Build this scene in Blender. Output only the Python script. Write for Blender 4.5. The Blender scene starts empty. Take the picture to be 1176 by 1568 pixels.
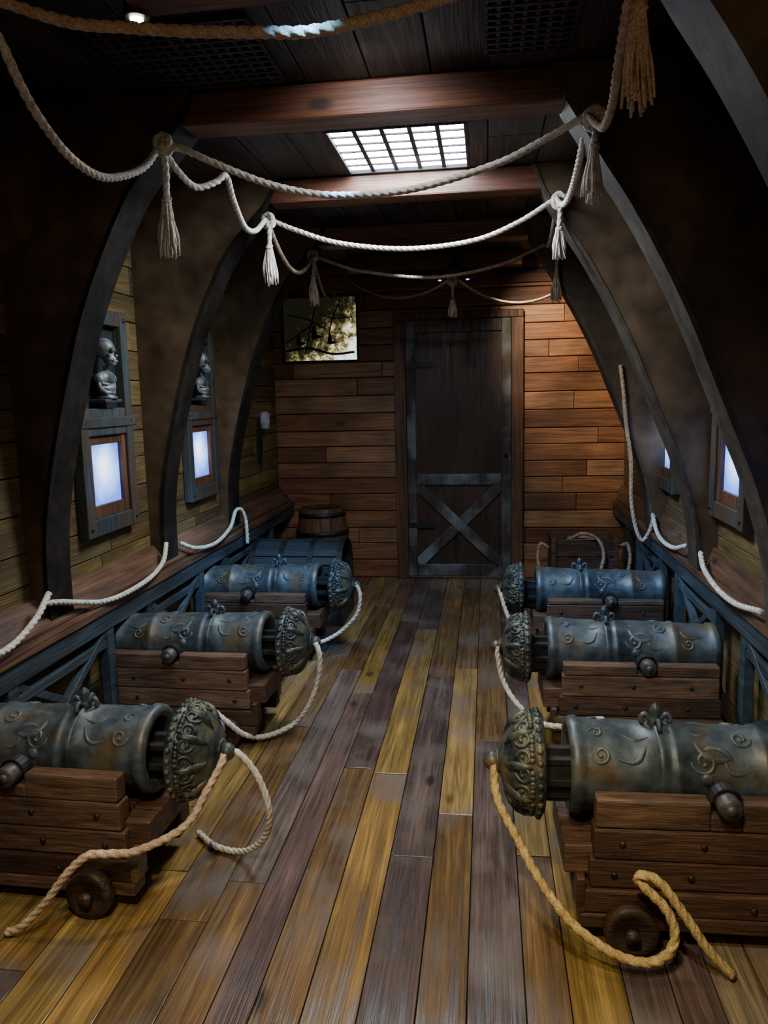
import bpy, math, random
from mathutils import Vector, Matrix
random.seed(7)
rnd=random.random
def ru(a,b): return a+(b-a)*rnd()
LX,RX,BY,FY,CZ=-1.74,1.08,6.3,-1.2,2.54
# ------------------------------------------------------------------ materials
def nt(name):
    m=bpy.data.materials.new(name); m.use_nodes=True
    t=m.node_tree; b=t.nodes['Principled BSDF']; return m,t,b
def N(t,k,**kw):
    n=t.nodes.new(k)
    for a,v in kw.items(): setattr(n,a,v)
    return n
def ramp(t,stops,interp='LINEAR'):
    n=t.nodes.new('ShaderNodeValToRGB'); cr=n.color_ramp; cr.interpolation=interp
    while len(cr.elements)<len(stops): cr.elements.new(0.5)
    for e,(p,c) in zip(cr.elements,stops):
        e.position=p; e.color=(c,c,c,1) if isinstance(c,(int,float)) else (*c,1)
    return n
def mixc(t,a,b,fac,mode='MULTIPLY'):
    n=t.nodes.new('ShaderNodeMix'); n.data_type='RGBA'; n.blend_type=mode
    L=t.links
    if isinstance(fac,(int,float)): n.inputs[0].default_value=fac
    else: L.new(fac,n.inputs[0])
    for i,s in ((6,a),(7,b)):
        if isinstance(s,tuple): n.inputs[i].default_value=(*s,1)
        else: L.new(s,n.inputs[i])
    return n.outputs[2]
def wood(name,cols,axis='y',rough=.6,bump=.35,lo=.4,hi=1.3,knots=True,across=16,along=1.1,stain=None,spec=.4,sfrom=.5,patch=.85,step=False):
    m,t,b=nt(name); L=t.links
    tc=N(t,'ShaderNodeTexCoord'); at=N(t,'ShaderNodeAttribute',attribute_name='bv')
    cmb=N(t,'ShaderNodeCombineXYZ')
    for i,k in enumerate((13.7,29.3,17.1)):
        mm=N(t,'ShaderNodeMath',operation='MULTIPLY'); mm.inputs[1].default_value=k
        L.new(at.outputs['Fac'],mm.inputs[0]); L.new(mm.outputs[0],cmb.inputs[i])
    add=N(t,'ShaderNodeVectorMath',operation='ADD'); L.new(tc.outputs['Object'],add.inputs[0]); L.new(cmb.outputs[0],add.inputs[1])
    def sc(al,ac):
        v=N(t,'ShaderNodeVectorMath',operation='MULTIPLY'); L.new(add.outputs[0],v.inputs[0])
        s=[ac,ac,ac]; s['xyz'.index(axis)]=al; v.inputs[1].default_value=s; return v.outputs[0]
    n1=N(t,'ShaderNodeTexNoise'); n1.inputs['Scale'].default_value=1; n1.inputs['Detail'].default_value=6; n1.inputs['Roughness'].default_value=.68; n1.inputs['Distortion'].default_value=1.6
    L.new(sc(along,across),n1.inputs['Vector'])
    n2=N(t,'ShaderNodeTexNoise'); n2.inputs['Scale'].default_value=1; n2.inputs['Detail'].default_value=3
    L.new(sc(along*4,across*7),n2.inputs['Vector'])
    n3=N(t,'ShaderNodeTexNoise'); n3.inputs['Scale'].default_value=2.3; n3.inputs['Detail'].default_value=4
    L.new(add.outputs[0],n3.inputs['Vector'])
    k=len(cols)
    base=ramp(t,[(i/k,c) for i,c in enumerate(cols)],'CONSTANT') if step else ramp(t,[(i/max(1,k-1),c) for i,c in enumerate(cols)])
    L.new(at.outputs['Fac'],base.inputs[0])
    g1=ramp(t,[(.3,lo),(.5,.85),(.68,hi)]); L.new(n1.outputs[0],g1.inputs[0])
    g2=ramp(t,[(.3,.6),(.6,1.15)]); L.new(n2.outputs[0],g2.inputs[0])
    c=mixc(t,base.outputs[0],g1.outputs[0],1.0); c=mixc(t,c,g2.outputs[0],.9)
    g3=ramp(t,[(.3,.55),(.65,1.3)]); L.new(n3.outputs[0],g3.inputs[0]); c=mixc(t,c,g3.outputs[0],patch)
    if stain:
        n4=N(t,'ShaderNodeTexNoise'); n4.inputs['Scale'].default_value=3.1; n4.inputs['Detail'].default_value=5
        L.new(add.outputs[0],n4.inputs['Vector'])
        r4=ramp(t,[(sfrom,0.),(sfrom+.18,.7)]); L.new(n4.outputs[0],r4.inputs[0])
        c=mixc(t,c,stain,r4.outputs[0],'MIX')
    if knots:
        vo=N(t,'ShaderNodeTexVoronoi'); vo.inputs['Scale'].default_value=1
        L.new(sc(2.2,5.0),vo.inputs['Vector'])
        rk=ramp(t,[(.05,.18),(.13,1.)]); L.new(vo.outputs['Distance'],rk.inputs[0]); c=mixc(t,c,rk.outputs[0],.9)
    L.new(c,b.inputs['Base Color'])
    rr=ramp(t,[(.3,min(1,rough+.15)),(.7,max(.05,rough-.1))]); L.new(n1.outputs[0],rr.inputs[0]); L.new(rr.outputs[0],b.inputs['Roughness'])
    b.inputs['Specular IOR Level'].default_value=spec
    ad=N(t,'ShaderNodeMath',operation='ADD'); L.new(n1.outputs[0],ad.inputs[0]); L.new(n2.outputs[0],ad.inputs[1])
    bp=N(t,'ShaderNodeBump'); bp.inputs['Strength'].default_value=bump; bp.inputs['Distance'].default_value=.006
    L.new(ad.outputs[0],bp.inputs['Height']); L.new(bp.outputs[0],b.inputs['Normal'])
    return m
def rough_mat(name,c1,c2,scale=6,rough=.6,metal=0.,bump=.4,bs=30,spec=.5,c3=None):
    m,t,b=nt(name); L=t.links
    tc=N(t,'ShaderNodeTexCoord')
    n1=N(t,'ShaderNodeTexNoise'); n1.inputs['Scale'].default_value=scale; n1.inputs['Detail'].default_value=6
    n2=N(t,'ShaderNodeTexNoise'); n2.inputs['Scale'].default_value=bs; n2.inputs['Detail'].default_value=5
    for n in (n1,n2): L.new(tc.outputs['Object'],n.inputs['Vector'])
    st=[(.35,c1),(.62,c2)]
    if c3: st=[(.35,c1),(.52,c2),(.64,c3)]
    r=ramp(t,st); L.new(n1.outputs[0],r.inputs[0])
    r2=ramp(t,[(.3,.5),(.7,1.35)]); L.new(n2.outputs[0],r2.inputs[0])
    L.new(mixc(t,r.outputs[0],r2.outputs[0],.9),b.inputs['Base Color'])
    b.inputs['Roughness'].default_value=rough; b.inputs['Metallic'].default_value=metal; b.inputs['Specular IOR Level'].default_value=spec
    bp=N(t,'ShaderNodeBump'); bp.inputs['Strength'].default_value=bump; bp.inputs['Distance'].default_value=.004
    L.new(n2.outputs[0],bp.inputs['Height']); L.new(bp.outputs[0],b.inputs['Normal'])
    return m
def emit(name,col,st):
    m,t,b=nt(name)
    b.inputs['Base Color'].default_value=(*col,1); b.inputs['Emission Color'].default_value=(*col,1); b.inputs['Emission Strength'].default_value=st
    return m
def panemat():
    m,t,b=nt('window_glow'); L=t.links
    tc=N(t,'ShaderNodeTexCoord'); mp=N(t,'ShaderNodeMapping'); mp.inputs['Location'].default_value=(0,0,-1.21*4.2); mp.inputs['Scale'].default_value=(0,4.5,4.2)
    L.new(tc.outputs['Object'],mp.inputs[0]); ln=N(t,'ShaderNodeVectorMath',operation='LENGTH'); L.new(mp.outputs[0],ln.inputs[0])
    n=N(t,'ShaderNodeTexNoise'); n.inputs['Scale'].default_value=9; L.new(tc.outputs['Object'],n.inputs['Vector'])
    a=N(t,'ShaderNodeMath',operation='MULTIPLY_ADD'); a.inputs[1].default_value=.5; L.new(n.outputs[0],a.inputs[0]); L.new(ln.outputs[1],a.inputs[2])
    r=ramp(t,[(.34,(.82,.92,1.)),(.60,(.22,.42,1.)),(.92,(.06,.12,.55))]); L.new(a.outputs[0],r.inputs[0])
    b.inputs['Base Color'].default_value=(.1,.15,.3,1); L.new(r.outputs[0],b.inputs['Emission Color']); b.inputs['Emission Strength'].default_value=3.2
    return m
M={}
M['floor']=wood('floor_oak',[(.25,.145,.045),(.115,.072,.062),(.29,.185,.066),(.075,.046,.042),(.20,.145,.085),(.14,.080,.032),(.24,.15,.045),(.13,.095,.08),(.17,.10,.045),(.095,.065,.058)],'y',rough=.20,bump=.26,lo=.32,hi=1.5,across=24,along=1.0,stain=(.15,.125,.115),spec=.65,patch=.6,step=True)
M['wallL']=wood('hull_planks',[(.18,.118,.036),(.10,.06,.027),(.21,.14,.048),(.12,.082,.038)],'y',rough=.5,bump=.4,across=20)
M['wallB']=wood('bulkhead_planks',[(.30,.14,.058),(.17,.06,.025),(.38,.20,.095),(.22,.09,.04)],'x',rough=.40,bump=.35,lo=.42,across=20)
M['ceil']=wood('ceiling_planks',[(.036,.027,.02),(.022,.017,.014),(.045,.034,.026)],'y',rough=.5,bump=.4)
M['beam']=wood('beam_timber',[(.14,.05,.024),(.11,.043,.024)],'x',rough=.5,bump=.4,along=.9,lo=.35)
M['rib']=rough_mat('rib_painted_timber',(.055,.034,.018),(.115,.074,.042),2.2,.5,0,.3,11,.35)
M['ribedge']=rough_mat('rib_edge_timber',(.045,.036,.028),(.085,.068,.054),4,.6,0,.4,20,.25)  # lit copy of the edge timber, for the right-hand ribs
M['ribedged']=rough_mat('rib_edge_dark_timber',(.010,.008,.007),(.026,.020,.016),4,.7,0,.4,20,.15)  # same timber on the left ribs, shade put into the colour
M['bluewood']=wood('weathered_blue_timber',[(.036,.050,.058),(.050,.066,.076)],'y',rough=.5,bump=.4,knots=False)
M['bluewoodz']=wood('weathered_blue_timber_upright',[(.042,.054,.06),(.056,.068,.07)],'z',rough=.55,bump=.4,knots=False,stain=(.085,.048,.026),sfrom=.42)
M['chestwood']=wood('dark_chest_timber',[(.018,.024,.03),(.027,.033,.04)],'x',rough=.5,bump=.4,knots=False)
M['ledge']=wood('ledge_timber',[(.13,.064,.034),(.16,.08,.045)],'y',rough=.42,bump=.35)
M['carr']=wood('carriage_timber',[(.090,.040,.021),(.05,.024,.014),(.15,.082,.048),(.07,.032,.018)],'x',rough=.42,bump=.6,lo=.28,knots=False,along=3,across=24)
M['doorp']=wood('door_panel_wood',[(.050,.030,.020),(.06,.037,.025)],'z',rough=.33,bump=.4)
M['doorf']=wood('door_stile_wood',[(.042,.030,.023),(.056,.042,.034)],'z',rough=.5,bump=.5,stain=(.20,.235,.26),knots=False,sfrom=.48)
M['jamb']=wood('door_jamb_wood',[(.11,.048,.025),(.13,.06,.03)],'z',rough=.5,bump=.4,knots=False)
M['gun']=rough_mat('bronze_gun_patina',(.022,.029,.034),(.072,.088,.095),7,.47,.25,.7,26,.5,c3=(.105,.078,.045))
M['gun2']=rough_mat('bronze_tampion_patina',(.02,.026,.028),(.075,.084,.066),14,.45,.25,.6,50,c3=(.13,.095,.045))
M['dark']=rough_mat('dark_iron',(.010,.010,.010),(.025,.024,.022),8,.5,.3,.3,40)
M['trun']=rough_mat('trunnion_iron',(.045,.04,.036),(.11,.095,.085),14,.5,.3,.4,60)
M['rope']=rough_mat('pale_hemp_rope',(.50,.44,.36),(.68,.62,.52),30,.85,0,.5,200,.1)
M['ropew']=rough_mat('golden_hemp_rope',(.40,.27,.10),(.56,.39,.17),30,.85,0,.5,200,.1)
M['ropet']=rough_mat('tan_hemp_rope',(.46,.31,.20),(.62,.45,.31),30,.85,0,.5,200,.1)
M['roped']=rough_mat('old_hemp_rope',(.28,.20,.13),(.40,.31,.22),30,.85,0,.5,200,.1)
M['sky']=emit('skylight_glow',(.74,.87,1.),40.)
M['pane']=panemat()
M['bone']=rough_mat('weathered_bust_metal',(.07,.08,.085),(.28,.31,.33),18,.45,.2,.5,60)
M['black']=rough_mat('black_paint',(.006,.006,.006),(.015,.014,.013),5,.7,0,.2,30)
M['white']=rough_mat('white_enamel',(.35,.36,.38),(.45,.46,.48),5,.4,0,.1,30)
M['bulb']=emit('bulb_glow',(1.,.92,.62),45.)
M['violet']=emit('violet_led',(.55,.25,1.),3.)
# ------------------------------------------------------------------ mesh builder
class MB:
    def __init__(s): s.v=[];s.f=[];s.m=[];s.b=[];s.sm=[]
    def add(s,vs,fs,m=0,b=None,sm=False):
        o=len(s.v); b=rnd() if b is None else b
        s.v+= [tuple(v) for v in vs]; s.b+=[b]*len(vs)
        s.f+= [tuple(i+o for i in f) for f in fs]; s.m+=[m]*len(fs); s.sm+=[sm]*len(fs)
    def box(s,x0,x1,y0,y1,z0,z1,m=0,b=None,R=None,jit=0):
        vs=[Vector((x,y,z)) for x in (x0,x1) for y in (y0,y1) for z in (z0,z1)]
        if jit: vs=[v+Vector((ru(-jit,jit),ru(-jit,jit),ru(-jit,jit))) for v in vs]
        if R is not None: vs=[R@v for v in vs]
        s.add(vs,[(0,1,3,2),(4,6,7,5),(0,4,5,1),(2,3,7,6),(0,2,6,4),(1,5,7,3)],m,b)
    def bar(s,p0,p1,w,h,up=(0,0,1),m=0,b=None):
        p0=Vector(p0);p1=Vector(p1);d=(p1-p0);l=d.length;d.normalize()
        u=Vector(up);sd=d.cross(u).normalized();u=sd.cross(d).normalized()
        vs=[p0+d*(l*i)+sd*(w*(j-.5))+u*(h*(k-.5)) for i in (0,1) for j in (0,1) for k in (0,1)]
        s.add(vs,[(0,1,3,2),(4,6,7,5),(0,4,5,1),(2,3,7,6),(0,2,6,4),(1,5,7,3)],m,b)
    def lathe(s,prof,n=40,c=(0,0,0),axis='x',m=0,b=None):
        vs=[];fs=[]
        for x,r in prof:
            for i in range(n):
                a=2*math.pi*i/n
                p,q=r*math.cos(a),r*math.sin(a)
                if axis=='x': v=(x,p,q)
                elif axis=='y': v=(p,x,q)
                else: v=(p,q,x)
                vs.append(Vector(v)+Vector(c))
        for j in range(len(prof)-1):
            for i in range(n):
                k=(i+1)%n; fs.append((j*n+i,j*n+k,(j+1)*n+k,(j+1)*n+i))
        if prof[0][1]>1e-5: fs.append(tuple(range(n))[::-1])
        if prof[-1][1]>1e-5: fs.append(tuple((len(prof)-1)*n+i for i in range(n)))
        s.add(vs,fs,m,b,True)
    def sph(s,c,r,m=0,n=16,b=None,R=None):
        if isinstance(r,(int,float)): r=(r,r,r)
        vs=[];h=n//2
        for j in range(h+1):
            ph=math.pi*j/h
            for i in range(n):
                a=2*math.pi*i/n
                v=Vector((r[0]*math.sin(ph)*math.cos(a),r[1]*math.sin(ph)*math.sin(a),r[2]*math.cos(ph)))
                if R is not None: v=R@v
                vs.append(v+Vector(c))
        fs=[(j*n+i,j*n+(i+1)%n,(j+1)*n+(i+1)%n,(j+1)*n+i) for j in range(h) for i in range(n)]
        s.add(vs,fs,m,b,True)
    def sweep(s,pts,r,n=8,m=0,b=None,twist=0,lobes=0,taper=None):
        pts=[Vector(p) for p in pts]; vs=[];fs=[]
        T=(pts[1]-pts[0]).normalized(); u=T.orthogonal().normalized(); acc=0
        for k,p in enumerate(pts):
            t=(pts[min(k+1,len(pts)-1)]-pts[max(k-1,0)]).normalized()
            q=T.rotation_difference(t); u=(q@u).normalized(); u=(u-t*u.dot(t)).normalized(); T=t
            w=t.cross(u)
            if k: acc+=(p-pts[k-1]).length
            rr=r if taper is None else r*taper(k/(len(pts)-1))
            for i in range(n):
                a=2*math.pi*i/n
                f=1. if not lobes else .76+.27*abs(math.cos(lobes/2*(a)))
                a2=a+twist*acc
                vs.append(p+(u*math.cos(a2)+w*math.sin(a2))*rr*f)
        for j in range(len(pts)-1):
            for i in range(n):
                kk=(i+1)%n; fs.append((j*n+i,j*n+kk,(j+1)*n+kk,(j+1)*n+i))
        fs.append(tuple(range(n))[::-1]); fs.append(tuple((len(pts)-1)*n+i for i in range(n)))
        s.add(vs,fs,m,b,True)
    def rope(s,pts,r,m=0):
        s.sweep(smooth(pts,r*.5),r,12,m,.5,twist=2*math.pi/(r*7.),lobes=3)
    def obj(s,name,mats,parent=None,loc=None,bevel=0,rot=None,seg=2):
        me=bpy.data.meshes.new(name); me.from_pydata(s.v,[],s.f)
        for m in mats: me.materials.append(M[m])
        me.polygons.foreach_set('material_index',s.m); me.polygons.foreach_set('use_smooth',s.sm)
        a=me.attributes.new('bv','FLOAT','POINT'); a.data.foreach_set('value',s.b)
        me.update(); o=bpy.data.objects.new(name,me); bpy.context.scene.collection.objects.link(o)
        if parent: o.parent=parent
        if loc: o.location=loc
        if rot: o.rotation_euler=rot
        if bevel:
            md=o.modifiers.new('bevel','BEVEL'); md.width=bevel; md.segments=seg; md.limit_method='ANGLE'; md.angle_limit=math.radians(50)
        return o
def smooth(pts,step):
    pts=[Vector(p) for p in pts]; P=[pts[0]*2-pts[1]]+pts+[pts[-1]*2-pts[-2]]; out=[]
    for i in range(1,len(P)-2):
        a,b,c,d=P[i-1],P[i],P[i+1],P[i+2]; n=max(2,int((c-b).length/step))
        for k in range(n):
            t=k/n; out.append(.5*((2*b)+(c-a)*t+(2*a-5*b+4*c-d)*t*t+(3*b-a-3*c+d)*t**3))
    out.append(pts[-1]); return out
def cat(p0,p1,sag,n=10):
    p0=Vector(p0);p1=Vector(p1)
    return [p0.lerp(p1,i/n)-Vector((0,0,sag*4*(i/n)*(1-i/n))) for i in range(n+1)]
def empty(name,loc=(0,0,0),rot=(0,0,0)):
    e=bpy.data.objects.new(name,None); e.location=loc; e.rotation_euler=rot; e.empty_display_size=.1
    bpy.context.scene.collection.objects.link(e); return e
def segs(a,b,lo,hi):
    out=[];x=a-ru(0,lo)
    while x<b:
        y=x+ru(lo,hi); out.append((max(a,x),min(b,y))); x=y
    return [s for s in out if s[1]-s[0]>.03]
# ------------------------------------------------------------------ shell
mb=MB(); x=-1.9
while x<1.25:
    w=ru(.105,.15)
    for (a,b) in segs(FY,BY+.05,.9,2.2): mb.box(x+.0014,x+w-.0014,a+.0015,b-.0015,-.03,ru(-.0015,.0005),0)
    x+=w
mb.box(-2,1.4,FY,BY+.1,-.06,-.031,1,.1)
mb.obj('floor',['floor','black'],bevel=.002)
def side(name,x0,x1):
    m=MB(); z=0
    while z<2.6:
        h=ru(.12,.15)
        for (a,b) in segs(FY,BY,1.0,2.4): m.box(x0,x1,a+.002,b-.002,z+.0022,z+h-.0022,0,jit=.0006)
        z+=h
    if x1>0: m.box(x1,x1+.04,FY,BY,0,2.7,1,.1)
    else: m.box(x0-.04,x0,FY,BY,0,2.7,1,.1)
    return m.obj(name,['wallL','black'],bevel=.003)
side('wall_left',LX-.03,LX); side('wall_right',RX,RX+.03)
def bwall(name,y0,y1,bk):
    m=MB(); z=0
    while z<2.6:
        h=ru(.125,.15)
        for (a,b) in segs(LX-.05,RX+.05,.4,1.7): m.box(a+.0015,b-.0015,y0,y1+ru(-.003,0),z+.003,z+h-.003,0,jit=.0008)
        z+=h
    m.box(LX-.1,RX+.1,bk,bk+.03,0,2.7,1,.1)
    return m.obj(name,['wallB','black'],bevel=.005)
bwall('wall_back',BY,BY+.03,BY+.031); bwall('wall_front',FY-.03,FY,FY-.062)
# ceiling with skylight hole
SX0,SX1,SY0,SY1=-.63,-.08,3.17,3.752
m=MB(); x=LX-.05
xs=[]
while x<RX+.05:
    w=ru(.16,.22); xs.append((x,min(x+w,RX+.1))); x+=w
for (a,b) in xs:
    for (c,d) in segs(FY,BY+.03,1.5,3.):
        if b<=SX0 or a>=SX1 or d<=SY0 or c>=SY1: m.box(a+.002,b-.002,c,d-.003,CZ,CZ+.025,0,jit=.001)
        else:
            bb=rnd()
            if c<SY0: m.box(a+.002,b-.002,c,SY0,CZ,CZ+.025,0,bb)
            if d>SY1: m.box(a+.002,b-.002,SY1,d-.003,CZ,CZ+.025,0,bb)
            if a<SX0: m.box(a+.002,SX0,max(c,SY0),min(d,SY1),CZ,CZ+.025,0,bb)
            if b>SX1: m.box(SX1,b-.002,max(c,SY0),min(d,SY1),CZ,CZ+.025,0,bb)
for (a,b,c,d) in ((LX-.1,SX0-.01,FY,BY+.1),(SX1+.01,RX+.1,FY,BY+.1),(SX0-.01,SX1+.01,FY,SY0-.01),(SX0-.01,SX1+.01,SY1+.01,BY+.1)):
    m.box(a,b,c,d,CZ+.026,CZ+.05,1,.1)
m.obj('ceiling',['ceil','black'],bevel=.003)
# skylight
sk=empty('skylight',((SX0+SX1)/2,(SY0+SY1)/2,CZ))
w2,l2=(SX1-SX0)/2,(SY1-SY0)/2
m=MB()
m.box(-w2-.01,-w2+.006,-l2,l2,-.004,.06,0);m.box(w2-.006,w2+.01,-l2,l2,-.004,.06,0)
m.box(-w2,w2,-l2-.01,-l2+.006,-.004,.06,0);m.box(-w2,w2,l2-.006,l2+.005,-.004,.06,0)
m.obj('frame',['black'],sk,bevel=.003)
m=MB()
for i in range(1,5):
    xx=-w2+2*w2*i/5; m.box(xx-.009,xx+.009,-l2,l2,.004,.012,0)
for j in range(1,6):
    yy=-l2+2*l2*j/6; m.box(-w2,w2,yy-.0055,yy+.0055,.005,.011,0)
m.obj('grating',['black'],sk)
m=MB(); m.box(-w2,w2,-l2,l2,.014,.02,0); m.obj('glass',['sky'],sk)
# ribs
Lp=[(.655,-1.675),(.85,-1.675),(1.05,-1.66),(1.29,-1.61),(1.58,-1.53),(1.81,-1.455),(2.03,-1.355),(2.23,-1.24),(2.36,-1.12),(2.44,-1.04),(CZ-.003,-.99)]
Rp=[(.655,1.01),(.85,.99),(1.0,.955),(1.19,.895),(1.3,.85),(1.51,.762),(1.73,.67),(1.92,.576),(2.10,.475),(2.23,.39),(2.32,.335),(2.42,.27),(CZ-.003,.22)]
def fine(p):
    q=smooth([(a,b,0) for a,b in p],.05); return [(v[0],v[1]) for v in q]
def rib(y,prof,xw,th=.16):
    pf=fine(prof); m=MB(); n=len(pf)
    vs=[];fs=[]
    for yy in (y-th/2,y+th/2):
        for z,x in pf: vs.append((x,yy,z))
        for z,x in pf: vs.append((xw,yy,z))
    o=2*n
    for i in range(n-1):
        fs.append((i,i+1,n+i+1,n+i)); fs.append((o+i,o+n+i,o+n+i+1,o+i+1))
    m.add(vs,fs,0,rnd())
    sgn=1 if xw<0 else -1
    vs2=[];fs2=[]
    for z,x in pf:
        for yy,dx in ((y-th/2-.004,-.002),(y-th/2-.004,.016),(y+th/2+.004,.016),(y+th/2+.004,-.002)):
            vs2.append((x+sgn*dx,yy,z))
    for i in range(n-1):
        for k in range(4):
            kk=(k+1)%4; fs2.append((i*4+k,i*4+kk,(i+1)*4+kk,(i+1)*4+k))
    fs2.append((0,1,2,3)); fs2.append(tuple((n-1)*4+k for k in (3,2,1,0)))
    m.add(vs2,fs2,1,.4)
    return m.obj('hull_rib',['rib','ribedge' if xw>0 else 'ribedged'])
YR=[1.65,2.75,3.83,4.9]
for y in YR:
    rib(y,Lp,LX+.001); rib(y,Rp,RX-.001)
for y in YR+[5.9]:
    m=MB(); m.box(-1.03,.26,y-.07,y+.07,2.43,CZ-.003,0,rnd(),jit=.002); m.obj('ceiling_beam',['beam'],bevel=.008)
m=MB(); m.box(-.9,.1,1.99,2.09,2.50,CZ-.003,0,.3); m.obj('ceiling_beam',['beam'],bevel=.005)
# ceiling gratings
for (a,b,c,d) in ((-1.15,-.65,2.2,2.62),(.0,.25,2.0,2.55)):
    m=MB(); k=int((b-a)/.035)
    for i in range(k+1): xx=a+(b-a)*i/k; m.box(xx-.006,xx+.006,c,d,CZ-.014,CZ-.001,0)
    k=int((d-c)/.035)
    for i in range(k+1): yy=c+(d-c)*i/k; m.box(a,b,yy-.006,yy+.006,CZ-.016,CZ-.002,0)
    m.obj('ceiling_vent_grating',['ceil'])
# ledges
CYL=[2.15,3.25,4.35]; CYR=[2.15,3.3,4.4]
def ledge(name,xi,xw,cys):
    s=1 if xw<0 else -1   # inward direction
    e=empty(name)
    m=MB(); a,b=sorted((xw,xi+s*.01))
    for (c,d) in segs(FY,BY,1.8,3): m.box(a,b,c,d-.002,.615,.65,0)
    vs=[(xw,FY,.76),(xw+s*.015,FY,.765),(xi-s*.03,FY,.665),(xi-s*.03,FY,.65),(xw,FY,.65)]
    vs=vs+[(p[0],BY,p[2]) for p in vs]
    m.add(vs,[(i,(i+1)%5,5+(i+1)%5,5+i) for i in range(5)]+[(0,1,2,3,4),(9,8,7,6,5)],0,.3)
    m.obj('cap_rail',['ledge'],e,bevel=.004)
    m=MB(); t=.05
    x0,x1=sorted((xi-s*t,xi))
    m.box(x0,x1,FY,BY,.535,.613,0,.5)
    posts=[]
    for c in [cys[0]-1.1]+cys+[cys[2]+1.1]: posts+= [c-.2,c+.2]
    for p in posts: m.box(x0+.004,x1-.004,p-.03,p+.03,0.002,.533,1,.3)
    xm=(x0+x1)/2
    for i in range(1,len(posts)-1,2):
        p,q=posts[i]+.03,posts[i+1]-.03
        m.box(x0+.004,x1-.004,p,q,.10,.15,0,rnd())
        m.bar((xm,p,.16),(xm,q,.525),.03,.035,up=(1,0,0)); m.bar((xm-.004*s,p,.525),(xm-.004*s,q,.16),.03,.035,up=(1,0,0))
        m.box(x0+.01,x1-.01,p,q,.455,.49,0,rnd())
    m.obj('lattice_frame',['bluewood','bluewood'],e,bevel=.003)
ledge('gun_port_ledge',-1.62,LX+.001,CYL); ledge('gun_port_ledge',1.0,RX-.001,CYR)
# ------------------------------------------------------------------ hull windows
def skull(m,c,s,fx):
    c=Vector(c)
    m.sph(c+Vector((0,0,.02*s)),(.055*s,.048*s,.055*s),0,20)
    m.sph(c+Vector((fx*.025*s,0,-.03*s)),(.035*s,.033*s,.032*s),0,14)
    m.sph(c+Vector((fx*.03*s,0,-.055*s)),(.028*s,.03*s,.018*s),0,14)
    for k in (-1,1):
        m.sph(c+Vector((fx*.047*s,k*.019*s,.008*s)),(.012*s,.0135*s,.013*s),1,10)
        m.sph(c+Vector((fx*.04*s,k*.034*s,-.016*s)),(.016*s,.01*s,.009*s),0,10)
    m.sph(c+Vector((fx*.057*s,0,-.018*s)),(.008*s,.006*s,.01*s),1,8)
    for k in range(-3,4): m.box(c.x+fx*.052*s-.004*s,c.x+fx*.052*s+.008*s,c.y+k*.0065*s-.0026*s,c.y+k*.0065*s+.0026*s,c.z-.05*s,c.z-.038*s,0)
    for k in range(3): m.sph(c+Vector((0,0,-.075*s-.016*s*k)),(.016*s,.018*s,.009*s),0,10)
def hwin(n,xw,yc):
    s=1 if xw<0 else -1
    e=empty('window_%d'%n,(xw,yc,0))
    def B(mm,x0,x1,y0,y1,z0,z1,k=0,b=None):
        a,c=sorted((s*x0,s*x1)); mm.box(a,c,y0,y1,z0,z1,k,b)
    m=MB(); o=.245
    for k in (-1,1):
        ya,yb=sorted((k*o,k*(o-.065))); B(m,.001,.05,ya,yb,.92,1.92,0)
    B(m,.001,.046,-o+.065,o-.065,.92,.995,1);B(m,.001,.046,-o+.065,o-.065,1.36,1.48,1);B(m,.001,.046,-o+.065,o-.065,1.85,1.92,1)
    B(m,.001,.055,-o-.03,o+.03,1.395,1.44,1)
    for k in (-1,1):
        for zz in (.96,1.42,1.88): m.sph((s*.05,k*(o-.032),zz),(.008,.012,.012),2,10)
    m.obj('frame',['bluewoodz','bluewoodz','dark'],e,bevel=.005)
    m=MB(); B(m,.001,.03,-o+.05,o-.05,.995,1.05);B(m,.001,.03,-o+.05,o-.05,1.32,1.36)
    for k in (-1,1):
        ya,yb=sorted((k*(o-.065),k*(o-.105))); B(m,.001,.034,ya,yb,.995,1.36)
    m.obj('sash',['jamb'],e,bevel=.003)
    m=MB(); B(m,.001,.014,-o+.105,o-.105,1.05,1.32); m.obj('glass',['pane'],e)
    m=MB(); B(m,.001,.006,-o+.065,o-.065,1.48,1.85); m.obj('niche_panel',['chestwood'],e)
    m=MB(); B(m,.005,.085,-.08,.08,1.505,1.52)
    m.obj('niche_shelf',['bluewood'],e,bevel=.003)
    m=MB(); skull(m,(s*.055,0,1.725),.85,s)
    m.sph((s*.05,0,1.615),(.035,.068,.032),0,16)
    for k in (-1,1):
        m.sph((s*.05,k*.055,1.61),(.024,.024,.024),0,12)
        m.sweep(smooth([(s*.05,k*.06,1.605),(s*.055,k*.062,1.57),(s*.07,k*.025,1.545)],.01),.010,8,0)
    for j in range(3):
        z=1.595-.018*j; w=.058-.007*j
        m.sweep([(s*(.05+.032*math.cos(a)),w*math.sin(a),z-.012*math.cos(a)) for a in [i*math.pi/8-math.pi/2 for i in range(9)]],.006,7,0)
    m.lathe([(1.52,.045),(1.53,.047),(1.54,.03),(1.56,.04),(1.58,.045)],16,(s*.05,0,0),'z')
    m.obj('skeleton_bust',['bone','black'],e)
    return e
hwin(1,LX,3.30); hwin(2,LX,4.48); hwin(3,RX,3.5); hwin(4,RX,4.72); hwin(5,LX,2.2); hwin(6,RX,2.2)
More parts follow.
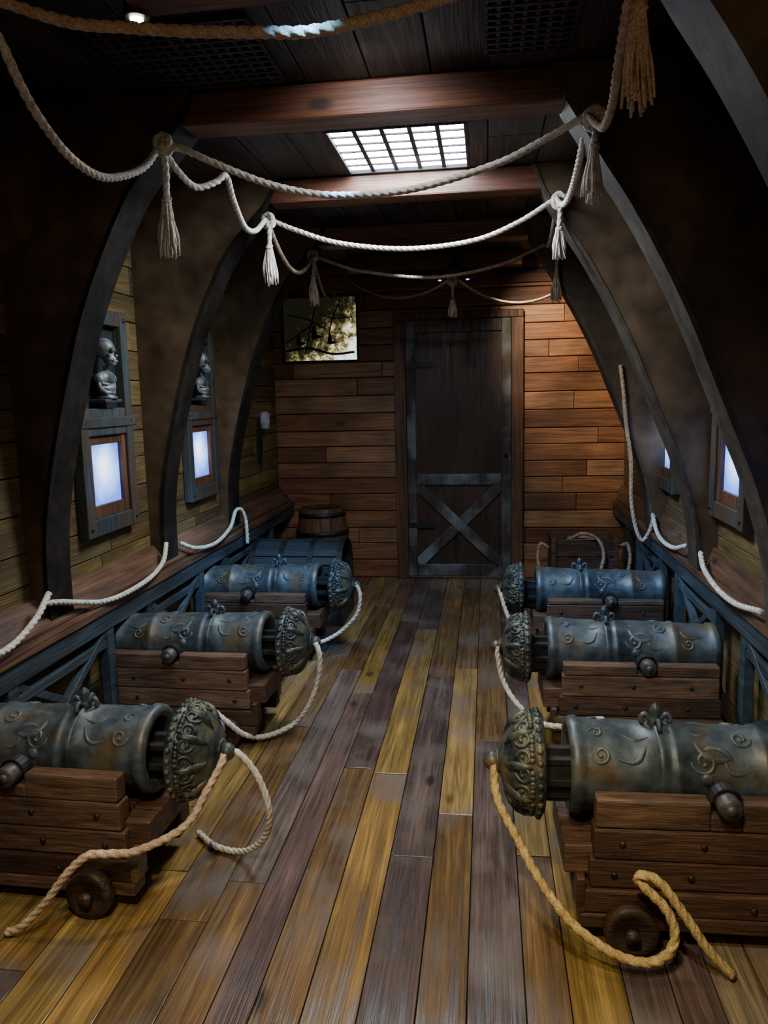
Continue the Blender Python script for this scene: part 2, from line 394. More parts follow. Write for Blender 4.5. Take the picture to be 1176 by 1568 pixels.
# ------------------------------------------------------------------ door
e=empty('door_1',(-.225,BY,0))
m=MB()
m.box(-.515,-.42,-.06,-.001,.001,2.10,0,.2); m.box(.42,.515,-.06,-.001,.001,2.10,0,.7); m.box(-.515,.515,-.062,-.001,2.10,2.16,0,.5)
m.box(-.42,.42,-.05,-.002,.001,.02,0,.5)
m.obj('jambs',['jamb'],e,bevel=.006)
m=MB(); m.box(-.418,.418,-.022,-.004,.02,2.10,0,.4)
m.obj('panels',['doorp'],e)
m=MB()
for k in (-1,1):
    a,b=sorted((k*.418,k*.345)); m.box(a,b,-.046,-.02,.02,2.098,0)
m.box(-.345,.345,-.044,-.02,2.0,2.098,2);m.box(-.345,.345,-.044,-.02,.78,.87,1);m.box(-.345,.345,-.044,-.02,.02,.12,1)
for k in (-1,1):
    m.bar((k*-.34,-.032,.125),(k*.34,-.032,.775),.085,.02 if k>0 else .024,up=(0,1,0),m=0)
m.obj('stiles_and_braces',['doorf','doorf','doorp'],e,bevel=.005)
m=MB(); m.sph((.38,-.062,1.02),.018,0,12); m.lathe([(-.05,.012),(-.04,.012)],12,(.38,0,1.02),'y')
for z in (.45,1.75): m.box(-.42,-.2,-.052,-.046,z-.02,z+.02,0)
m.obj('handle_and_hinges',['dark'],e)
m=MB(); m.box(-1.03,.9,BY-.05,BY-.001,2.36,2.46,0,.4); m.obj('trim_1',['beam'],bevel=.006)
# ------------------------------------------------------------------ picture (backlit view of a wreck in the trees)
def picmat():
    m,t,b=nt('backlit_picture'); L=t.links
    tc=N(t,'ShaderNodeTexCoord'); sp=N(t,'ShaderNodeSeparateXYZ'); L.new(tc.outputs['Object'],sp.inputs[0])
    n=N(t,'ShaderNodeTexNoise'); n.inputs['Scale'].default_value=14; n.inputs['Detail'].default_value=9; n.inputs['Roughness'].default_value=.75; n.inputs['Distortion'].default_value=.4
    L.new(tc.outputs['Object'],n.inputs['Vector'])
    a=N(t,'ShaderNodeMath',operation='MULTIPLY_ADD'); a.inputs[1].default_value=.5; L.new(sp.outputs[0],a.inputs[0]); L.new(n.outputs[0],a.inputs[2])
    c=N(t,'ShaderNodeMath',operation='MULTIPLY_ADD'); c.inputs[1].default_value=-.6; L.new(sp.outputs[2],c.inputs[0]); L.new(a.outputs[0],c.inputs[2])
    r=ramp(t,[(.48,(.004,.004,.002)),(.56,(.035,.030,.012)),(.63,(.14,.11,.04)),(.70,(.55,.50,.28)),(.80,(.70,.88,1.))]); L.new(c.outputs[0],r.inputs[0])
    b.inputs['Base Color'].default_value=(.01,.01,.01,1); L.new(r.outputs[0],b.inputs['Emission Color']); b.inputs['Emission Strength'].default_value=2.2
    return m
M['pic']=picmat()
e=empty('wall_picture',(-1.34,BY-.001,2.06))
m=MB(); m.box(-.30,.30,-.02,-.005,-.25,.25,0); m.obj('picture',['pic'],e)
m=MB()
m.box(-.315,.315,-.03,-.001,.25,.265,0);m.box(-.315,.315,-.03,-.001,-.265,-.25,0);m.box(-.315,-.30,-.03,-.001,-.25,.25,0);m.box(.30,.315,-.03,-.001,-.25,.25,0)
m.obj('frame',['black'],e)
m=MB()
for pts,w in (([(-.13,-.2),(-.08,.0),(-.02,.23)],.007),([(.06,-.12),(.10,.06),(.17,.22)],.006),([(-.27,.12),(-.1,.08),(.05,.0)],.005),([(-.28,-.1),(-.15,-.02),(-.05,.05)],.006),([(.0,.12),(.13,.08),(.27,.09)],.004),([(-.29,-.17),(-.1,-.15),(.1,-.2),(.28,-.19)],.010)):
    m.sweep(smooth([(p[0],-.021,p[1]) for p in pts],.02),w,6,0)
for (x_,z_,q) in ((-.05,-.04,.05),(.08,-.09,.04),(-.18,-.09,.045)):
    m.sph((x_,-.022,z_+q),(q*.3,.004,q*.35),0,10); m.sph((x_,-.022,z_),(q*.5,.004,q*.9),0,10); m.sph((x_+q*.4,-.022,z_-.02),(q*.9,.004,q*.3),0,10)
m.obj('silhouettes',['black'],e)
# small wall lamp/switch at left
e=empty('wall_lamp',(LX,5.75,1.33))
m=MB(); m.box(.001,.02,-.04,.04,-.3,-.04,1); m.obj('backplate',['white','dark'],e,bevel=.003)
m=MB(); m.lathe([(-.05,.02),(-.045,.035),(.06,.04),(.08,.025),(.085,.0)],20,(.06,0,0),'z'); m.obj('shade',['white'],e)
m=MB(); m.box(.001,.03,-.01,.01,-.02,.02,0); m.sweep(smooth([(.02,0,-.06),(.03,.01,-.2),(.02,-.02,-.35)],.02),.006,6,0); m.obj('bracket',['dark'],e)
# ------------------------------------------------------------------ cannon
def cannon(x,y,side,zc=.43,yaw=0,seed=0):
    random.seed(seed)
    e=empty('ship_cannon',(x,y,0),(0,0,(0 if side>0 else math.pi)+yaw))
    Z=zc; TX=.385
    prof=[(0.25,.0),(.25,.095),(.0,.098),(-.008,.104),(-.010,.126),(.0,.134),(.018,.136),(.026,.129),(.04,.127),(.15,.125),(.225,.123),(.227,.129),(.237,.132),(.247,.129),(.253,.126),(.265,.126),(.271,.130),(.281,.130),(.287,.122),(.42,.119),(.50,.117),(.505,.121),(.52,.121),(.525,.116),(.62,.112),(.66,.110),(.665,.116),(.69,.116),(.70,.105),(.70,.0)]
    m=MB(); m.lathe(prof,56,(0,0,Z),'x')
    def sp(px,s_,r0=.126,lift=.001):
        a=s_/r0; return (px,-math.sin(a)*(r0+lift),Z+math.cos(a)*(r0+lift))
    def scroll(cx,cs,size,dirx,dirs,turns=1.3,th=.0045,r0=.125):
        pts=[]
        for i in range(26):
            t=i/25; rr=size*(1-t*.85); a=t*turns*2*math.pi
            pts.append(sp(cx+dirx*(size-rr*math.cos(a)),cs+dirs*rr*math.sin(a),r0))
        m.sweep(pts,th,7,0,taper=lambda u:.4+.9*math.sin(math.pi*min(1,u*1.1+.05)) if u<.85 else 1.3)
    def leaf(x0,s0,x1,s1,bend,th=.010,r0=.120):
        pts=[]
        for i in range(9):
            t=i/8; dx,ds=x1-x0,s1-s0
            pts.append(sp(x0+dx*t-ds*bend*math.sin(math.pi*t),s0+ds*t+dx*bend*math.sin(math.pi*t),r0,-.003))
        m.sweep(pts,th,8,0,taper=lambda u:max(.12,math.sin(math.pi*min(1,u*.85+.1))))
    for sg in (-1,1):
        scroll(.045,sg*.115,.028,1,sg); scroll(.045,sg*.05,.020,1,-sg,1.2,.004)
        leaf(.10,sg*.115,.20,sg*.07,.4*sg,.008,.124); leaf(.06,sg*.07,.15,sg*.04,-.4*sg,.007,.124); leaf(.12,sg*.03,.22,sg*.05,.3*sg,.006,.124)
        scroll(.31,sg*.12,.035,1,sg,1.4,.006,.118); scroll(.48,sg*.05,.028,-1,sg,1.4,.005,.116)
        leaf(.32,sg*.04,.44,sg*.10,.35*sg,.013,.117); leaf(.33,sg*.09,.43,sg*.14,-.3*sg,.011,.117); leaf(.30,sg*.02,.39,sg*.01,.3*sg,.008,.118); leaf(.40,sg*.07,.49,sg*.13,.5*sg,.009,.116)
        leaf(.53,sg*.03,.63,sg*.08,.4*sg,.008,.113); scroll(.54,sg*.12,.025,1,sg,1.3,.005,.112)
        for (dx,ds,q) in ((0,0,.02),(-.012,-.012,.009),(.012,-.012,.009),(0,.014,.010)):
            p=sp(TX-.035+dx,sg*(.165+ds),.117,.0); m.sph(p,(q,q*.6,q),0,10)
        a,b=(-.215,-.08) if sg<0 else (.08,.215)
        m.lathe([(a,.0),(a,.026),(a+.006,.031),(b,.031)] if sg<0 else [(a,.031),(b-.006,.031),(b,.026),(b,.0)],24,(TX,0,Z-.015),'y',1)
        m.lathe([(-.222,.014),(-.205,.016)] if sg<0 else [(.205,.016),(.222,.014)],14,(TX,0,Z-.015),'y',1)
    cx=.237
    m.lathe([(Z+.12,.024),(Z+.14,.016),(Z+.155,.010),(Z+.165,.016),(Z+.178,.013),(Z+.19,.0)],14,(cx,0,0),'z')
    for sg in (-1,1):
        m.sweep(smooth([(cx+sg*.01,0,Z+.135),(cx+sg*.03,0,Z+.155),(cx+sg*.042,0,Z+.14),(cx+sg*.035,0,Z+.128)],.006),.0075,8,0)
        m.sweep(smooth([(cx,sg*.015,Z+.135),(cx,sg*.04,Z+.15),(cx,sg*.055,Z+.125)],.006),.0075,8,0)
    m.obj('barrel',['gun','trun'],e)
    m=MB()
    m.box(-.10,.2,-.045,.045,Z+.012,Z+.03,0);m.box(-.10,.2,-.06,.06,Z-.045,Z-.025,0);m.box(-.10,.2,-.012,.012,Z-.07,Z+.05,0); m.box(-.10,.2,-.04,-.03,Z-.09,Z+.02,0)
    m.box(-.09,.0,-.03,.03,Z-.105,Z-.088,0)
    m.obj('tampion_rods',['dark'],e,bevel=.002)
    # tampion
    m=MB()
    m.lathe([(-.075,.0),(-.075,.125),(-.078,.140),(-.088,.150),(-.100,.150),(-.106,.144),(-.112,.142),(-.125,.141),(-.145,.132),(-.165,.114),(-.182,.090),(-.192,.066),(-.197,.045),(-.203,.032),(-.215,.022),(-.22,.0)],48,(0,0,Z),'x')
    def R(xx):
        P=[(-.106,.144),(-.125,.141),(-.145,.132),(-.165,.114),(-.182,.090),(-.197,.045)]
        for i in range(len(P)-1):
            if P[i][0]>=xx>=P[i+1][0]:
                t=(P[i][0]-xx)/(P[i][0]-P[i+1][0]); return P[i][1]*(1-t)+P[i+1][1]*t
        return P[-1][1] if xx<P[-1][0] else P[0][1]
    for i in range(30):
        a=2*math.pi*i/30; m.sph((-.094,.148*math.cos(a),Z+.148*math.sin(a)),(.010,.010,.010),0,8)
    for i in range(9):
        a0=2*math.pi*i/9
        for sg in (-1,1):
            pts=[]
            for k in range(16):
                t=k/15; rr=.022*(1-.75*t); an=t*2.4*math.pi
                xx=-.138-rr*math.cos(an); a=a0+sg*(.15+rr*math.sin(an)/.12)
                pts.append((xx,(R(xx)+.001)*math.cos(a),Z+(R(xx)+.001)*math.sin(a)))
            m.sweep(pts,.0055,6,0)
            for t_ in (.12,.22,.32):
                xx=-.115; a=a0+sg*t_; m.sph((xx,.142*math.cos(a),Z+.142*math.sin(a)),(.011,.009,.009),0,8)
        m.sweep([(xx,(R(xx)-.001)*math.cos(a0),Z+(R(xx)-.001)*math.sin(a0)) for xx in (-.112,-.13,-.15,-.17,-.185)],.011,7,0,taper=lambda u:.5+math.sin(math.pi*u)*.8)
    m.sph((-.222,0,Z),(.026,.028,.028),0,20); m.lathe([(-.203,.036),(-.207,.04),(-.211,.036)],24,(0,0,Z),'x')
    m.obj('tampion',['gun2'],e)
    # carriage
    m=MB()
    for sg in (-1,1):
        a,b=sorted((sg*.125,sg*.18)); c,d=sorted((sg*.12,sg*.19))
        zt=Z-.015
        m.box(.05,TX-.04,a,b,.345,zt,0,.64); m.box(TX+.04,.67,a,b,.345,zt,0,.64)  # top planks near the lightest tone: highlight put into the colour
        m.box(TX-.04,TX+.04,a,b,.345,Z-.05,0,.64)
        m.box(.045,.67,a-.002,b+.002,.255,.343,0,jit=.0015)
        m.box(.035,.68,a+.001,b-.001,.17,.253,0,jit=.0015)
        m.box(.01,.69,c,d,.10,.168,0,jit=.0015)
        m.box(.01,.67,c,d,.055,.098,0,jit=.0015)
        m.box(.0,.025,c,d,.10,.2,0)
    m.box(-.03,.06,-.15,.15,.19,.275,0,.9); m.box(.06,.11,-.124,.124,.12,.28,0); m.box(.55,.62,-.124,.124,.12,.28,0)
    for ax in (.14,.58): m.box(ax-.035,ax+.035,-.18,.18,.045,.115,0,.2)
    m.obj('carriage_cheeks',['carr'],e,bevel=.006)
    m=MB()
    for ax in (.14,.58):
        for sg in (-1,1):
            c0=sg*.192; c1=sg*.232
            lo,hi=sorted((c0,c1))
            m.lathe([(lo,.0),(lo,.066),(lo+.006,.072),(hi-.006,.072),(hi,.066),(hi,.05),(hi-.004,.046),(hi-.004,.0)] if sg>0 else [(lo+.004,.0),(lo+.004,.046),(lo,.05),(lo,.066),(lo+.006,.072),(hi-.006,.072),(hi,.066),(hi,.0)],32,(ax,0,.073),'y',b=.35)
            m.lathe([(min(c1,c1+sg*.02),.02),(max(c1,c1+sg*.02),.02)],14,(ax,0,.073),'y',b=.35)
    m.obj('truck_wheels',['carr'],e)
    m=MB()
    for sg in (-1,1):
        for (bx,bz,q) in ((.12,.30,.182),(.33,.30,.182),(.56,.30,.182),(.10,.21,.182),(.30,.21,.182),(.55,.21,.182),(.25,.13,.192),(.46,.13,.192)):
            m.sph((bx,sg*q,bz),(.010,.006,.010),0,10)
        pts=[(TX+.038*math.cos(t),sg*.155,Z-.015+.038*math.sin(t)) for t in [math.pi*i/10 for i in range(11)]]
        for i in range(10): m.bar(pts[i],pts[i+1],.04,.006,up=(0,0,1) if 2<i<7 else (1,0,0))
    m.obj('iron_bolts',['dark'],e)
    return e
cannon(.235,2.15,1,.44,.02,1); cannon(.262,3.30,1,.405,.01,2); cannon(.285,4.4,1,.385,0,3)
cannon(-1.015,2.15,-1,.435,-.03,4); cannon(-.985,3.25,-1,.425,-.02,5); cannon(-.985,4.35,-1,.41,0,6)
random.seed(11)
# ------------------------------------------------------------------ ropes
def rope(name,pts,r,mat):
    m=MB(); m.rope(pts,r); return m.obj(name,[mat])
HL={2.75:(-1.10,2.66,2.37),3.83:(-1.04,3.74,2.36),4.9:(-1.05,4.79,2.37),1.65:(-1.12,1.72,2.42)}
HR={2.75:(.32,2.66,2.37),3.83:(.32,3.74,2.38),4.9:(.35,4.79,2.37),1.65:(.30,1.72,2.40)}
rope('hanging_rope',[(-1.12,1.73,2.41),(-.93,1.75,2.345),(-.78,1.75,2.32),(-.63,1.75,2.30),(-.48,1.75,2.287),(-.37,1.75,2.28),(-.20,1.75,2.30),(-.07,1.75,2.325),(.12,1.74,2.36),(.36,1.72,2.42)],.0135,'ropet')
rope('hanging_rope',[(-1.13,1.70,2.42),(-1.12,1.80,2.34),(-1.12,1.87,2.27),(-1.12,1.94,2.22),(-1.12,2.06,2.17),(-1.12,2.20,2.155),(-1.12,2.34,2.18),(-1.11,2.53,2.26),HL[2.75]],.0125,'rope')
rope('hanging_rope',[HR[2.75],(.33,2.5,2.29),(.33,2.36,2.24),(.33,2.22,2.25),(.32,2.08,2.28),(.31,1.9,2.34),(.31,1.72,2.42)],.0125,'ropet')
rope('hanging_rope',[HL[2.75],(-1.02,2.66,2.35),(-.93,2.68,2.31),(-.76,2.7,2.24),(-.6,2.7,2.195),(-.45,2.7,2.18),(-.23,2.7,2.19),(.03,2.7,2.25),(.18,2.69,2.31),HR[2.75]],.0125,'rope')
rope('hanging_rope',[HL[2.75],(-1.08,2.74,2.31),(-1.05,2.84,2.275),(-1.0,2.92,2.31),(-.98,2.98,2.345),(-1.0,3.12,2.29),(-1.03,3.35,2.24),(-1.05,3.58,2.27),HL[3.83]],.0125,'rope')
rope('hanging_rope',[HL[3.83],(-.9,3.75,2.30),(-.69,3.75,2.23),(-.38,3.75,2.19),(-.07,3.75,2.21),(.14,3.75,2.28),HR[3.83]],.012,'rope')
rope('hanging_rope',cat(HR[2.75],HR[3.83],.12),.0125,'rope')
rope('hanging_rope',cat(HL[3.83],HL[4.9],.17),.012,'roped')
rope('hanging_rope',cat(HR[3.83],HR[4.9],.08),.012,'roped')
rope('hanging_rope',[HL[4.9],(-.9,4.8,2.31),(-.73,4.8,2.26),(-.33,4.8,2.21),(.06,4.8,2.26),HR[4.9]],.011,'roped')
rope('hanging_rope',cat((-1.05,5.85,2.40),(-.22,5.2,2.26),.14),.010,'roped'); rope('hanging_rope',cat((-.20,5.2,2.26),(.62,5.8,2.30),.16),.010,'roped')
rope('hanging_rope',cat((-1.05,4.79,2.37),(-1.10,5.85,2.38),.2),.010,'roped')
def tassel(top,l1,l2,mat,r=.0125,knot=True,spread=.035):
    m=MB(); t=Vector(top)
    if l1>0: m.rope([t,t+Vector((.004,0,-l1*.5)),t+Vector((0,0,-l1))],r)
    if knot:
        for k in range(2):
            m.rope([t+Vector((.026*math.cos(a),-.01+.012*k+.008*math.sin(a*.5),.024*math.sin(a)-.012*k)) for a in [i*.7+k for i in range(11)]],r)
        m.sph(t+Vector((0,0,-.02)),(.02,.02,.024),0,12)
    p=t+Vector((0,0,-l1))
    m.rope([p+Vector((.012*math.cos(a),.012*math.sin(a),-.002*i)) for i,a in enumerate([j*.8 for j in range(9)])],r*.55)
    for i in range(46):
        a=ru(0,6.28); q=math.sqrt(rnd()); d=Vector((math.cos(a)*q,math.sin(a)*q,0)); L=l2*ru(.8,1.05)
        pts=[p+d*.009,p+d*spread*.45+Vector((ru(-.003,.003),ru(-.003,.003),-L*.3)),p+d*spread*.75+Vector((ru(-.006,.006),ru(-.006,.006),-L*.65)),p+d*spread*.9+Vector((ru(-.006,.006),ru(-.006,.006),-L))]
        m.sweep(smooth(pts,.02),.0055,6,0,taper=lambda u:1-.45*u)
    return m.obj('rope_tassel',[mat])
tassel((HL[2.75][0]+.015,2.645,2.37),.18,.19,'rope',spread=.04); tassel((HL[3.83][0]+.01,3.73,2.35),.12,.18,'rope',spread=.04); tassel((HL[4.9][0],4.78,2.37),.12,.18,'roped')
tassel((HR[2.75][0]+.02,2.645,2.36),.08,.18,'rope',spread=.04); tassel((HR[3.83][0]+.01,3.73,2.37),.12,.14,'rope'); tassel((HR[4.9][0]+.06,4.78,2.36),.16,.16,'roped')
tassel((.30,1.70,2.42),.16,.20,'ropet',spread=.035); tassel((-.22,5.2,2.25),.12,.12,'roped',.010)
# ledge ropes
rope('ledge_rope',[(-1.6,1.95,.80),(-1.59,2.1,.72),(-1.60,2.3,.69),(-1.60,2.47,.74),(-1.63,2.62,.80)],.0125,'rope')
rope('ledge_rope',[(-1.65,2.62,.76),(-1.64,2.70,.745),(-1.63,2.86,.70),(-1.61,2.98,.672),(-1.59,3.15,.665),(-1.59,3.4,.675),(-1.61,3.6,.71),(-1.64,3.72,.78)],.0125,'rope')
rope('ledge_rope',[(-1.65,3.93,.74),(-1.61,4.05,.69),(-1.59,4.3,.67),(-1.6,4.6,.71),(-1.62,4.78,.79),(-1.6,4.84,.79),(-1.585,4.87,.72),(-1.58,4.87,.62),(-1.58,4.87,.56)],.0125,'rope')
rope('ledge_rope',[(.79,4.80,1.66),(.81,4.79,1.5),(.83,4.79,1.3),(.86,4.79,1.1),(.87,4.79,.85),(.90,4.79,.68),(.94,4.79,.60),(.98,4.78,.66),(1.0,4.76,.76)],.0125,'ropet')
rope('ledge_rope',[(1.0,4.80,.76),(.985,4.6,.69),(.98,4.4,.665),(.98,4.15,.68),(.985,3.95,.73)],.0125,'rope')
rope('ledge_rope',[(1.0,3.73,.74),(.985,3.6,.69),(.97,3.35,.665),(.97,3.1,.665),(.985,2.86,.70)],.0125,'rope')
# cannon ropes
rope('cannon_rope',[(-.795,2.13,.44),(-.80,2.10,.41),(-.83,2.07,.355),(-.88,2.0,.27),(-.99,1.92,.235),(-1.06,1.88,.245),(-1.11,1.86,.25),(-1.17,1.85,.20),(-1.24,1.84,.11),(-1.31,1.83,.04),(-1.36,1.83,.016)],.0125,'ropet')
rope('cannon_rope',[(-.79,2.15,.44),(-.75,2.15,.42),(-.70,2.15,.35),(-.67,2.15,.24),(-.70,2.19,.13),(-.77,2.24,.05),(-.84,2.28,.016),(-.92,2.31,.014),(-1.0,2.38,.014)],.011,'rope')
rope('cannon_rope',[(-.755,3.22,.43),(-.735,3.2,.38),(-.745,3.2,.27),(-.79,3.2,.15),(-.87,3.21,.05),(-.97,3.12,.03),(-1.04,3.04,.07),(-1.10,2.99,.15),(-1.17,3.0,.20),(-1.22,3.03,.19)],.0125,'rope')
rope('cannon_rope',[(-.755,4.32,.42),(-.735,4.31,.36),(-.755,4.3,.25),(-.85,4.28,.15),(-.95,4.2,.11),(-1.02,4.12,.13)],.0125,'rope')
rope('cannon_rope',[(.02,2.13,.44),(.02,2.10,.39),(.035,2.07,.34),(.08,2.02,.275),(.12,1.96,.225),(.17,1.91,.17),(.23,1.87,.12),(.32,1.85,.07),(.40,1.85,.05),(.455,1.86,.07),(.475,1.87,.12),(.455,1.88,.18),(.41,1.89,.225),(.385,1.90,.25),(.40,1.895,.265),(.44,1.885,.25),(.50,1.875,.17),(.56,1.87,.08),(.62,1.87,.016)],.0135,'ropew')
rope('cannon_rope',[(.045,3.28,.41),(.047,3.26,.36),(.07,3.22,.27),(.13,3.14,.20),(.22,3.08,.15),(.34,3.06,.15),(.42,3.06,.18),(.47,3.07,.18)],.0125,'rope')
rope('cannon_rope',[(.07,4.38,.39),(.085,4.35,.34),(.11,4.3,.27),(.15,4.22,.2),(.22,4.16,.17)],.0125,'rope')
# ------------------------------------------------------------------ treasure chest, barrel, crate
e=empty('treasure_chest',(-1.27,5.10,0))
m=MB(); m.box(-.32,.32,-.22,.22,.002,.34,0,.3,jit=.001)
n=10
for i in range(n):
    a0=math.pi*i/n;a1=math.pi*(i+1)/n
    p0=(-.31,-.215*math.cos(a0),.345+.19*math.sin(a0));p1=(-.31,-.215*math.cos(a1),.345+.19*math.sin(a1))
    mid=((p0[1]+p1[1])/2,(p0[2]+p1[2])/2)
    m.bar((-.31,mid[0],mid[1]),(.31,mid[0],mid[1]),math.dist(p0,p1)*.9,.02,up=(0,mid[0],mid[1]-.345))
m.obj('box_and_lid',['chestwood'],e,bevel=.005)
m=MB()
for xx in (-.3,-.1,.1,.3):
    pts=[(xx,-.232*math.cos(math.pi*i/12),.345+.207*math.sin(math.pi*i/12)) for i in range(13)]
    for i in range(12):
        mm=(pts[i][1]+pts[i+1][1])/2; m.bar(pts[i],pts[i+1],.035,.008,up=(0,mm,(pts[i][2]+pts[i+1][2])/2-.345))
    m.box(xx-.018,xx+.018,-.226,-.219,.0,.35,0)
m.box(-.32,.32,-.226,-.22,.31,.34,0); m.box(-.04,.04,-.236,-.222,.24,.35,0)
m.obj('iron_straps',['dark'],e)
e=empty('wooden_barrel',(-1.28,5.85,0))
m=MB()
for i in range(18):
    a=2*math.pi*i/18;b=2*math.pi*(i+.94)/18; vs=[];fs=[]
    lv=[(.0,.17),(.15,.20),(.33,.215),(.5,.20),(.66,.17)]
    for z,r in lv:
        for aa,rr in ((a,r),(b,r),(b,r-.02),(a,r-.02)): vs.append((rr*math.cos(aa),rr*math.sin(aa),z+.002))
    for j in range(4):
        for k in range(4): fs.append((j*4+k,j*4+(k+1)%4,j*4+4+(k+1)%4,j*4+4+k))
    fs+=[(3,2,1,0),(16,17,18,19)]
    m.add(vs,fs,0)
m.lathe([(.62,.0),(.62,.155),(.635,.155),(.635,.0)],24,(0,0,0),'z',0,.5)
m.obj('staves',['jamb'],e)
m=MB()
for z,r in ((.06,.187),(.2,.211),(.46,.211),(.6,.187)): m.lathe([(z,r-.008),(z,r),(z+.03,r+(.003 if z<.3 else -.004)),(z+.03,r-.008)],36,(0,0,0),'z')
m.obj('iron_hoops',['dark'],e)
e=empty('rope_crate',(.66,5.45,0))
m=MB()
for k in range(4):
    z=.02+k*.125
    for yy in (-.17,.15): m.box(-.22,.22,yy,yy+.02,z,z+.115,0)
    for xx in (-.22,.2): m.box(xx,xx+.02,-.15,.15,z,z+.115,0)
m.box(-.2,.2,-.15,.15,.002,.02,0)
for xx in (-.225,.19):
    m.box(xx,xx+.035,-.185,-.17,.0,.53,0)
m.obj('slats',['carr'],e,bevel=.004)
m=MB()
for s_ in (-1,1): m.rope([(s_*.235,-.1,.44),(s_*.29,-.1,.47),(s_*.31,-.12,.38),(s_*.29,-.14,.26)],.013)
for k in range(4): m.rope([(.13*math.cos(a)*(1-.1*k),.10*math.sin(a)*(1-.1*k),.42+.022*k) for a in [i*.5 for i in range(14)]],.012)
m.rope([(-.1,-.12,.5),(-.02,-.2,.56),(.08,-.2,.52),(.12,-.22,.42),(.1,-.22,.3)],.013)
m.obj('coiled_rope',['roped'],e)
# hanging lantern cluster
e=empty('hanging_lantern',(-.21,5.2,0))
m=MB(); m.lathe([(2.30,.03),(2.31,.045),(2.33,.045),(2.34,.02),(2.44,.012)],16,(0,0,0),'z'); m.box(-.012,.012,-.012,.012,2.34,CZ-.001)
for k in (-1,1): m.bar((0,0,2.36),(k*.09,0,2.30),.015,.015); m.lathe([(2.25,.03),(2.30,.02),(2.31,.012)],12,(k*.09,0,0),'z')
m.obj('bracket',['dark'],e)
m=MB()
for k in (-1,1): m.sph((k*.09,0,2.25),(.012,.012,.008),0,10)
m.obj('bulbs',['violet'],e)
e=empty('ceiling_spotlight',(-.90,2.07,CZ))
m=MB(); m.lathe([(-.05,.03),(-.05,.034),(-.001,.03),(0.,.02)],20,(0,0,0),'z'); m.obj('can',['dark'],e)
m=MB(); m.lathe([(-.054,.0),(-.054,.017),(-.051,.017),(-.051,.0)],16,(0,0,0),'z'); m.obj('bulb',['bulb'],e)
# ------------------------------------------------------------------ lights
def spot(loc,tgt,p,col,ang=60,blend=.6,size=.05):
    l=bpy.data.lights.new('spot','SPOT'); l.energy=p; l.color=col; l.spot_size=math.radians(ang); l.spot_blend=blend; l.shadow_soft_size=size
    o=bpy.data.objects.new('spot_lamp',l); o.location=loc; o.rotation_euler=(Vector(tgt)-Vector(loc)).to_track_quat('-Z','Y').to_euler(); bpy.context.scene.collection.objects.link(o)
def area(name,loc,tgt,p,col,sx,sy):
    l=bpy.data.lights.new(name,'AREA'); l.shape='RECTANGLE'; l.size=sx; l.size_y=sy; l.energy=p; l.color=col
    o=bpy.data.objects.new(name,l); o.location=loc; o.rotation_euler=(Vector(tgt)-Vector(loc)).to_track_quat('-Z','Y').to_euler(); bpy.context.scene.collection.objects.link(o)
area('skylight_lamp',(-.355,3.45,2.53),(-.355,3.45,0),32,(.76,.88,1.),.5,.5)
blue=(.13,.47,1.)
spot((-.3,1.6,2.45),(-1.25,3.25,.5),340,blue,30); spot((-.4,2.6,2.4),(-1.35,4.35,.45),290,blue,30)
spot((-.4,1.7,2.45),(.68,3.3,.5),330,blue,28); spot((-.3,2.8,2.4),(.72,4.4,.45),250,blue,28)
spot((.0,.7,2.45),(.65,2.1,.45),120,(.9,.92,.78),44); spot((-.6,.7,2.45),(-1.1,2.15,.45),78,(.6,.80,1.),40)
spot((-.90,2.07,2.47),(-.4,2.2,0),46,(1.,.78,.42),90)
spot((-.3,.2,2.45),(-.4,1.75,0),165,(1.,.80,.42),66,1.)
spot((.05,5.15,2.40),(.86,6.3,1.75),150,(1.,.78,.54),72,1.)
spot((-.5,4.6,2.4),(-.2,6.2,.4),60,(.55,.78,1.),28,1.)
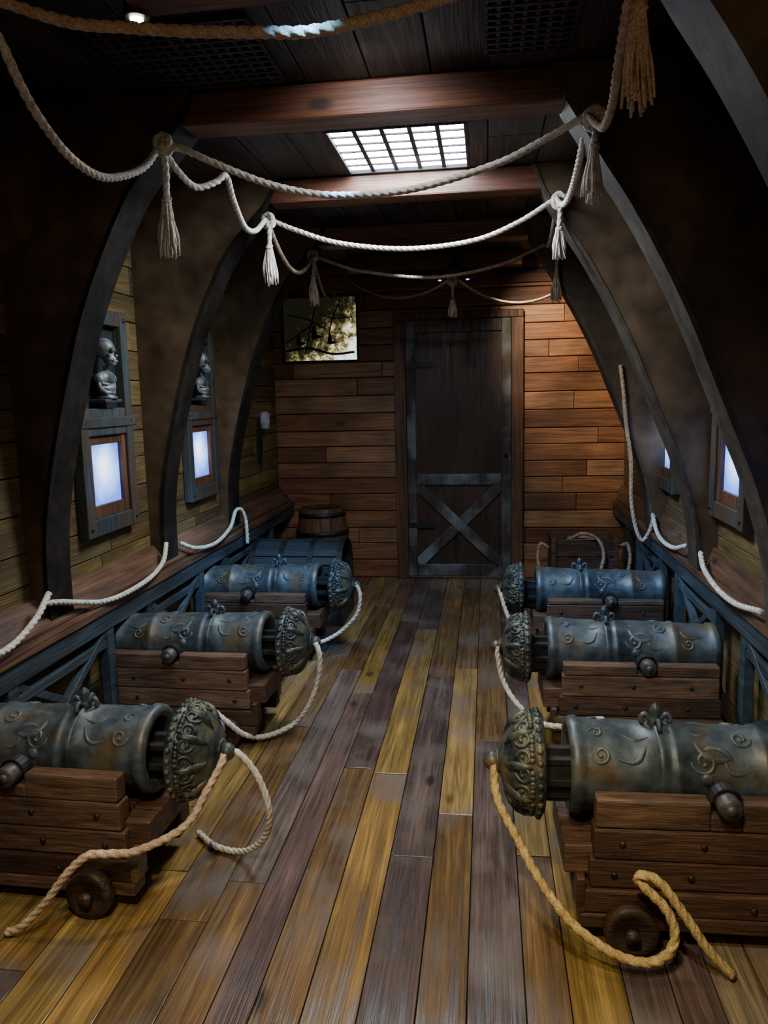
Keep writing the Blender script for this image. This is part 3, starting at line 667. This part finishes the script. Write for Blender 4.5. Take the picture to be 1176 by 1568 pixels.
spot((-.9,3.0,2.2),(-1.74,3.4,1.2),9,(1.,.86,.45),80); spot((-.9,4.2,2.2),(-1.74,4.5,1.2),6,(1.,.86,.45),80); spot((.1,3.0,2.2),(1.08,3.6,1.2),8,(.85,.9,1.),80)
spot((-.355,3.5,2.47),(-.355,3.78,2.49),7,(.75,.88,1.),120,1.,.02)  # added spot, imitates skylight spill on the second beam
spot((-.35,2.4,2.5),(-.35,2.72,2.15),14,(.85,.92,1.),140,.7)  # added spot without a fixture, brightens the swag rope and tassels
spot((-.6,3.45,2.45),(.6,3.6,1.6),10,(1.,.93,.84),80,1.,.15)
def point(loc,p,col,r):  # added fill lights, no such fixtures in the room
    l=bpy.data.lights.new('room_lamp','POINT'); l.energy=p; l.color=col; l.shadow_soft_size=r
    o=bpy.data.objects.new('room_lamp',l); o.location=loc; bpy.context.scene.collection.objects.link(o)
point((.0,-.3,1.9),14,(1.,.78,.5),.25)  # added warm fill for the rib faces towards the camera
point((-.35,3.3,1.9),2.5,(.95,.93,.95),.2)
w=bpy.data.worlds.new('world'); bpy.context.scene.world=w; w.use_nodes=True
w.node_tree.nodes['Background'].inputs[0].default_value=(.3,.35,.4,1); w.node_tree.nodes['Background'].inputs[1].default_value=.05
# ------------------------------------------------------------------ camera
r=math.radians(1.3);ps=math.radians(7.7);th=math.radians(8.47)
s,c=math.sin,math.cos
F=Vector((-s(ps)*c(th),c(ps)*c(th),-s(th)));R0=Vector((c(ps),s(ps),0));U0=Vector((-s(ps)*s(th),c(ps)*s(th),c(th)))
Rc=R0*c(r)-U0*s(r); Uc=R0*s(r)+U0*c(r)
cam=bpy.data.cameras.new('camera'); co=bpy.data.objects.new('camera',cam); bpy.context.scene.collection.objects.link(co)
mt=Matrix((Rc,Uc,-F)).transposed().to_4x4(); mt.translation=(0,0,1.5); co.matrix_world=mt
cam.sensor_fit='VERTICAL'; cam.sensor_height=36; cam.lens=36*1178/1568; cam.clip_start=.02
bpy.context.scene.camera=co
